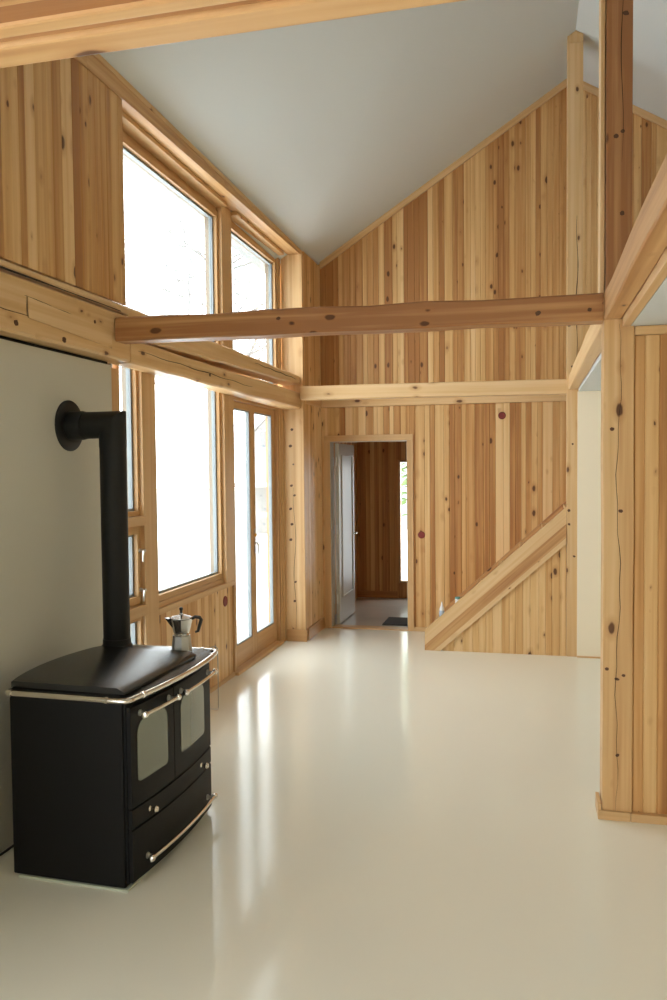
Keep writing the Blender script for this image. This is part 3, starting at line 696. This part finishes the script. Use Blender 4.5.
def glass_panel(mb, y0, y1, z0, z1, off0, off1):
    """round-shouldered pane following the bowed door"""
    ys = [y0 + (y1-y0)*(0.5-0.5*math.cos(math.pi*k/18)) for k in range(19)]
    R, r2 = 0.055, 0.02; vs = []; fs = []
    for y in ys:
        e = min(y-y0, y1-y); f = lambda rr: rr - math.sqrt(max(0, rr*rr-(rr-min(e, rr))**2))
        zt, zb = z1 - f(R), z0 + f(r2)
        vs += [V((fx(y, off0), y, zb)), V((fx(y, off1), y, zb)), V((fx(y, off1), y, zt)), V((fx(y, off0), y, zt))]
    for i in range(len(ys)-1):
        for k in range(4): fs.append((i*4+k, i*4+(k+1) % 4, i*4+4+(k+1) % 4, i*4+4+k))
    n = len(vs); fs += [(3, 2, 1, 0), (n-4, n-3, n-2, n-1)]
    mb.raw(vs, fs, 'z', .5)
def bar_handle(parent, y0, y1, z, m='chrome', off=0.028, so=0.045, r=0.0085):
    mb = MB()
    mb.tube([(fx(y0+(y1-y0)*k/8, off+so), y0+(y1-y0)*k/8, z) for k in range(9)], r, 12)
    for y in (y0, y1):
        mb.lathe([(0.004, -0.014), (0.013, -0.012), (0.016, 0), (0.013, 0.012), (0.004, 0.014)], (fx(y, off+so), y, z), 'y', 14)
    o = mb.build('handle', m, parent, smooth=True)
    for y in (y0+0.02, y1-0.02):
        mb = MB(); mb.lathe([(0.014, 0), (0.014, 0.006), (0.008, 0.012), (0.008, so)], (fx(y, off), y, z), 'x', 12)
        mb.build('handle_stud', 'alu_dull', o, smooth=True)
for y0, y1, gz in ((SY0+0.018, 3.428, (3.125, 3.365)), (3.434, SY1-0.012, (3.495, 3.79))):
    mb = MB(); bowed(mb, y0, y1, 0.352, 0.79, 0.004, 0.026); dr = mb.build('oven_door', 'black', sv, smooth=True)
    mb = MB(); glass_panel(mb, gz[0], gz[1], 0.455, 0.722, 0.0255, 0.0285); mb.build('glass', 'oven_glass', dr, smooth=True)
    bar_handle(dr, y0+0.045, y1-0.03, 0.752, off=0.026, so=0.04)
for kk, (z0, z1) in enumerate(((0.262, 0.347), (0.03, 0.257))):
    mb = MB(); bowed(mb, SY0+0.018, SY1-0.012, z0, z1, 0.004, 0.026); dw = mb.build('drawer', 'black', sv, smooth=True)
    if kk == 0:
        for y in (3.21, 3.74):
            mb = MB(); mb.lathe([(0.012, 0), (0.006, 0.006), (0.006, 0.016), (0.013, 0.022), (0.015, 0.03), (0.011, 0.038), (0.003, 0.041)], (fx(y, 0.026), y, 0.305), 'x', 16); mb.build('knob', 'chrome', dw, smooth=True)
    else: bar_handle(dw, SY0+0.10, SY1-0.07, 0.108, off=0.026, so=0.036)
# worktop with bowed, bevelled front
TY0, TY1 = 3.062, 3.98
def tbow(y): return 0.05*(1-((y-(TY0+TY1)/2)/((TY1-TY0)/2))**2)
def slab(mb, y0, y1, xb, xf, z0, z1, bw, slope, n=16, backbow=0.0, r=0.006):
    vs = []; m = 6
    for i in range(n+1):
        t = i/n; y = y0+(y1-y0)*t; q = 1-(2*t-1)**2
        f = xf+bw*q; b = xb-backbow*q; e = r if i in (0, n) else 0
        vs += [(b, y, z0), (f, y, z0), (f, y, z0+(z1-z0)*0.35), (f-slope, y, z1-e*.3), (b+r, y, z1-e*.3), (b, y, z1-r)]
    fs = [(i*m+k, i*m+(k+1) % m, (i+1)*m+(k+1) % m, (i+1)*m+k) for i in range(n) for k in range(m)]
    fs += [list(range(m))[::-1], [n*m+k for k in range(m)]]
    mb.raw(vs, fs, 'z', .5)
mb = MB(); slab(mb, TY0, TY1, SXB-0.005, SXF+0.020, 0.8125, 0.842, 0.035, 0.05); mb.build('top_plate', 'blacktop', sv, smooth=True)
mb = MB(); slab(mb, 3.085, 3.80, -2.235, -1.675, 0.8425, 0.872, 0.006, 0.035, backbow=0.055); mb.build('lid', 'blacktop', sv, smooth=True)
# chrome rail: round three sides
mb = MB(); rz = 0.826
path = [(SXB-0.005, TY0-0.012, rz)] + [(SXB+(SXF-SXB)*k/4, TY0-0.013, rz) for k in range(1, 4)] + [(SXF-0.005, TY0-0.012, rz), (SXF+0.022, TY0-0.008, rz), (SXF+0.036, TY0+0.02, rz)]
path += [(SXF+0.036+0.036*(1-(2*k/10-1)**2), TY0+0.04+(TY1-TY0-0.06)*k/10, rz) for k in range(0, 11)]
path += [(SXF+0.025, TY1+0.012, rz), (SXF, TY1+0.024, rz), (SXF-0.06, TY1+0.026, rz), (SXB+0.25, TY1+0.026, rz), (SXB, TY1+0.024, rz)]
mb.tube(path, 0.0125, 12)
rl = mb.build('rail', 'chrome', sv, smooth=True)
for p, ax in (((SXB+0.02, TY0-0.013, rz), 'x'), ((SXF-0.06, TY0-0.013, rz), 'x'), ((SXF-0.06, TY1+0.026, rz), 'x'), ((SXF+0.044, TY0+0.10, rz), 'y'), ((SXF+0.044, TY1-0.09, rz), 'y')):
    mb = MB(); mb.lathe([(0.0128, -0.008), (0.016, -0.007), (0.016, 0.007), (0.0128, 0.008)], p, ax, 14)
    mb.build('rail_bracket', 'chrome', rl, smooth=True)

sv.rotation_euler.z = math.radians(-1.6); sv.location = (-1.932, 3.482, 0)
# stovepipe
sp = thing('stovepipe', 'black stovepipe with elbow rising from the stove into a wall collar', 'stovepipe', (-2.165, 3.93, 0.84))
px, py, pr, pz = -2.160, 3.893, 0.071, 2.042
mb = MB(); mb.tube([(px, py, 0.8425), (px, py, 1.93)], pr, 32); mb.build('pipe', 'pipe', sp, smooth=True)
mb = MB(); mb.lathe([(pr+0.012, 0), (pr+0.012, 0.012), (pr+0.004, 0.02), (pr+0.003, 0.05)], (px, py, 0.8425), 'z', 32); mb.build('base_collar', 'pipe', sp, smooth=True)
mb = MB()   # mitred square elbow
rings = [[], [], []]
for k in range(32):
    a = 2*math.pi*k/32; c, s_ = math.cos(a), math.sin(a)
    rings[0].append((px+pr*1.02*c, py+pr*1.02*s_, 1.92)); rings[1].append((px+pr*1.02*c, py+pr*1.02*s_, pz+pr*1.02*c)); rings[2].append((-2.315, py+pr*1.02*s_, pz+pr*1.02*c))
vs = sum(rings, []); fs = []
for i in range(2):
    for k in range(32): fs.append((i*32+k, i*32+(k+1) % 32, (i+1)*32+(k+1) % 32, (i+1)*32+k))
fs += [list(range(32))[::-1], list(range(64, 96))]
mb.raw(vs, fs); mb.build('elbow', 'pipe', sp, smooth=True)
mb = MB(); mb.lathe([(pr*1.10, 0), (pr*1.10, 0.085), (pr*1.04, 0.10)], (-2.419, py, pz), 'x', 32); mb.build('sleeve', 'pipe', sp, smooth=True)
mb = MB(); mb.lathe([(0.138, 0), (0.138, 0.006), (0.128, 0.013), (0.085, 0.013)], (-2.4195, py, pz), 'x', 40); mb.build('wall_collar', 'pipe', sp, smooth=True)

# moka pot
mk = thing('moka_pot', 'octagonal aluminium moka pot with black handle standing on the cookstove', 'coffee pot', (-1.768, 3.862, 0.8425))
mx, my, mz = -1.768, 3.862, 0.8425
O = math.pi/8
mb = MB(); mb.lathe([(0.053, 0), (0.054, 0.006), (0.045, 0.085), (0.046, 0.088)], (mx, my, mz), 'z', 8, O); mb.build('boiler', 'alu_dull', mk)
mb = MB(); mb.lathe([(0.041, 0.0885), (0.041, 0.092), (0.036, 0.096), (0.041, 0.104), (0.060, 0.174), (0.062, 0.178)], (mx, my, mz), 'z', 8, O); mb.build('jug', 'alu', mk)
d1 = V((0.95, 0.25, 0)).normalized()       # handle to the right, spout to the left
mb = MB(); q = V((mx, my, mz)); w_ = V((-d1.y, d1.x, 0))
mb.raw([q-d1*0.052+w_*0.022+V((0,0,0.177)), q-d1*0.052-w_*0.022+V((0,0,0.177)), q-d1*0.088+V((0,0,0.180)), q-d1*0.047+w_*0.012+V((0,0,0.13)), q-d1*0.047-w_*0.012+V((0,0,0.13))],
       [(0,1,2), (0,2,3), (1,4,2), (3,2,4), (0,3,4,1)]); mb.build('spout', 'alu', mk)
mb = MB(); mb.lathe([(0.062, 0.1785), (0.061, 0.182), (0.012, 0.196), (0.008, 0.2025)], (mx, my, mz), 'z', 8, O); mb.build('lid', 'alu', mk)
mb = MB(); mb.lathe([(0.007, 0.2035), (0.006, 0.215), (0.010, 0.224), (0.010, 0.231), (0.005, 0.235)], (mx, my, mz), 'z', 14); mb.build('knob', 'plastic_black', mk, smooth=True)
mb = MB(); mb.tube([q+d1*0.056+V((0,0,0.174)), q+d1*0.072+V((0,0,0.183)), q+d1*0.096+V((0,0,0.180)), q+d1*0.104+V((0,0,0.168)), q+d1*0.094+V((0,0,0.135)), q+d1*0.086+V((0,0,0.108)), q+d1*0.072+V((0,0,0.103))], [0.008, 0.009, 0.010, 0.010, 0.009, 0.008, 0.006], 8); mb.build('handle', 'plastic_black', mk, smooth=True)

# lid-lifter wire hanging from the rail's far end
hw = MB(); x_, y_ = -1.64, 4.035
hw.tube([(x_-0.012, 3.975, 0.8445), (x_-0.004, 4.015, 0.8445), (x_+0.002, y_, 0.825), (x_+0.003, y_, 0.74), (x_+0.002, y_, 0.50), (x_-0.003, y_, 0.492), (x_-0.045, y_, 0.492)], 0.0024, 8)
tag(hw.build('wire_hook', 'alu_dull', smooth=True), 'thin wire hook hanging off the far end of the stove rail', 'hook')
# cable at the foot of the white wall
cb = MB(); cb.tube([(-2.404, 1.2, 0.006), (-2.403, 2.4, 0.006), (-2.402, 3.1, 0.006), (-2.395, 3.4, 0.006), (-2.33, 3.6, 0.006)], 0.006, 8)
tag(cb.build('cable', 'cable', smooth=True), 'black cable lying on the floor along the white wall', 'cable')

# ------------------------------------------------------------------ outside
mb = MB(); mb.box(-60, XB-0.02, -30, 80, -0.5, -0.25, 'y'); mb.box(XB-0.02, 40, 11.15, 80, -0.5, -0.25, 'y'); mb.box(XRT+0.25, 40, -30, 11.15, -0.5, -0.25); mb.box(XB-0.02, XRT+0.25, -30, YB-0.2, -0.5, -0.25)
struct(mb.build('ground', 'snow'))
hs = thing('neighbour_house', 'pale gabled house outside beyond the snowy yard, seen through the garden door', 'house', (-8.5, 24, -0.3))
mb = MB(); mb.prism([(-8.5, 24, -0.26), (-3.9, 24, -0.26), (-3.9, 24, 2.85), (-6.2, 24, 5.15), (-8.5, 24, 2.85)], (0, 6, 0)); mb.build('walls', 'siding', hs)
mb = MB()
mb.prism([(-3.6, 23.7, 2.6), (-6.2, 23.7, 5.18), (-6.2, 23.7, 5.42), (-3.4, 23.7, 2.7)], (0, 6.6, 0)); mb.prism([(-8.8, 23.7, 2.6), (-6.2, 23.7, 5.18), (-6.2, 23.7, 5.42), (-9.0, 23.7, 2.7)], (0, 6.6, 0)); mb.build('roof', 'roofsnow', hs)
mb = MB(); mb.box(-8.24, -7.84, 23.93, 23.99, 2.42, 3.02); wn = mb.build('window', 'siding_trim', hs)
mb = MB(); mb.box(-8.18, -7.90, 23.91, 23.935, 2.48, 2.96); mb.build('pane', 'pane_dark', wn)
mb = MB(); mb.box(-8.6, -3.9, 22.6, 23.99, 1.25, 1.37); mb.build('porch_roof', 'siding_trim', hs)
for x in (-8.3, -7.3, -6.1, -4.1):
    mb = MB(); mb.box(x-0.09, x+0.09, 22.7, 22.88, -0.26, 1.24); mb.build('porch_post', 'porch', hs)
mb = MB(); mb.box(-8.2, -4.2, 22.75, 22.83, 0.35, 0.5); mb.build('porch_rail', 'porch', hs)
rt = random.Random(3)
def tree(base, h, label, r0=0.06, nb=26, upright=0.35):
    t = thing('bare_tree', label, 'tree', base, 'bare trees outside the left windows')
    b = V(base); mb = MB(); lean = V((rt.uniform(-.04,.04), rt.uniform(-.04,.04), 1))
    P = lambda s: b + lean*(h*s) + V((0.1*math.sin(s*5+b.x), 0.1*math.cos(s*4+b.y), 0))
    mb.tube([P(k/8) for k in range(9)], [r0*(1-0.85*k/8) for k in range(9)], 8); mb.build('trunk', 'bark_pale', t, smooth=True)
    mb = MB()
    def br(p, d, L, r, lv):
        pts = [p]; q = p.copy(); dd = d.copy()
        for k in range(4):
            dd = (dd + V((rt.uniform(-.25,.25), rt.uniform(-.25,.25), rt.uniform(-.12,.22)))).normalized(); q = q + dd*(L/4); pts.append(q.copy())
        mb.tube(pts, [r*(1-0.2*k) for k in range(5)], 4, cap=False)
        if lv > 0:
            for k in range(1, 5):
                for _ in range(2):
                    br(pts[k], (dd + V((rt.uniform(-1,1), rt.uniform(-1,1), rt.uniform(-.5,.7)))).normalized(), L*rt.uniform(.3,.5), r*0.5, lv-1)
    for k in range(nb):
        s = rt.uniform(0.35, 1.0); a = rt.uniform(0, 6.28)
        br(P(s), V((math.cos(a), math.sin(a), upright)).normalized(), h*0.28*(1.25-s), r0*0.34, 2)
    mb.build('branches', 'bark', t)
for b, h, lab in (((-7.9, 18.0, -0.3), 10.5, 'bare grey tree outside, branches at the upper right of the large upper window'),
                  ((-4.9, 13.3, -0.3), 8.2, 'bare grey tree outside, filling the smaller upper window'),
                  ((-17.5, 30.0, -0.3), 15.5, 'bare grey tree outside, far behind the middle of the large upper window'),
                  ((-9.5, 13.5, -0.3), 9.0, 'bare grey tree outside, twigs at the left edge of the large upper window')):
    tree(b, h, lab)
# green conifer outside the hall window
cf = thing('conifer', 'green conifer outside the hall window, glimpsed through the open doorway', 'tree', (-2.1, 17, -0.3))
mb = MB(); mb.tube([(-2.1, 17, -0.3), (-2.1, 17, 5.5)], [0.14, 0.03], 8); mb.build('trunk', 'bark', cf, smooth=True)
mb = MB()
for k in range(900):
    s = rt.random()**0.8; a = rt.uniform(0, 6.28); R = 1.5*(1-s)+0.1; rr = R*rt.uniform(.35, 1)
    p = V((-2.1+rr*math.cos(a), 17+rr*math.sin(a), 0.9+4.8*s-0.25*rr)); d_ = V((math.cos(a), math.sin(a), rt.uniform(-.5, .1)))*0.28; w2 = V((-math.sin(a), math.cos(a), rt.uniform(-.3,.3)))*0.07
    mb.raw([p-d_*.5, p+w2, p+d_, p-w2, p+V((0,0,0.04))], [(0,1,4), (1,2,4), (2,3,4), (3,0,4), (3,2,1,0)])
mb.build('needles', 'needles', cf)

# ------------------------------------------------------------------ light
w = bpy.data.worlds.new('overcast'); S.world = w; w.use_nodes = True
bg = w.node_tree.nodes['Background']; bg.inputs['Color'].default_value = (0.93, 0.97, 1.0, 1); bg.inputs['Strength'].default_value = 6.0
def portal(name, loc, rot, sx, sy):
    l = bpy.data.lights.new(name, 'AREA'); l.shape = 'RECTANGLE'; l.size = sx; l.size_y = sy; l.cycles.is_portal = True
    o = bpy.data.objects.new(name, l); C.objects.link(o); o.location = loc; o.rotation_euler = rot; o['kind'] = 'helper'
H = math.pi/2
# area light emits along -Z local; facing +X: rotate so -Z -> +X
portal('portal_left', (-2.70, 6.15, 2.0), (0, -H, 0), 4.1, 3.6)
portal('portal_hall', (-1.5, 11.0, 1.05), (-H, 0, 0), 0.42, 1.7)
portal('portal_side', (-2.58, -0.75, 1.175), (0, -H, 0), 2.05, 3.7)  # covers the added opening beside the camera

# ------------------------------------------------------------------ camera
f = 800.0; cx, cy = 333.5, 500.0; vp = (528.0, 466.0)
dy = np.array([(vp[0]-cx)/f, (vp[1]-cy)/f, 1.0]); dy /= np.linalg.norm(dy)
dz = np.array([0, -1.0, 0]); dz -= dy*dz.dot(dy); dz /= np.linalg.norm(dz)
dx = np.cross(dy, dz)
R = np.array([dx, dy, dz])     # rows: world axes seen from the camera (x right, y down, z forward)
right, down, fwd = R[:, 0], R[:, 1], R[:, 2]
mw = Matrix(((right[0], -down[0], -fwd[0], 0), (right[1], -down[1], -fwd[1], 0), (right[2], -down[2], -fwd[2], 1.8), (0, 0, 0, 1)))
cam = bpy.data.cameras.new('camera'); cam.sensor_fit = 'VERTICAL'; cam.sensor_height = 24; cam.lens = 24*f/1000.0
co = bpy.data.objects.new('camera', cam); C.objects.link(co); co.matrix_world = mw; S.camera = co
cam.clip_start = 0.02

S.view_settings.view_transform = 'Standard'; S.view_settings.look = 'None'; S.view_settings.gamma = 1
S.view_settings.use_curve_mapping = False
S.view_settings.exposure = 0.35
S.cycles.max_bounces = 10; S.cycles.diffuse_bounces = 7; S.cycles.transparent_max_bounces = 12
S.cycles.use_denoising = True
S.cycles.sample_clamp_indirect = 6
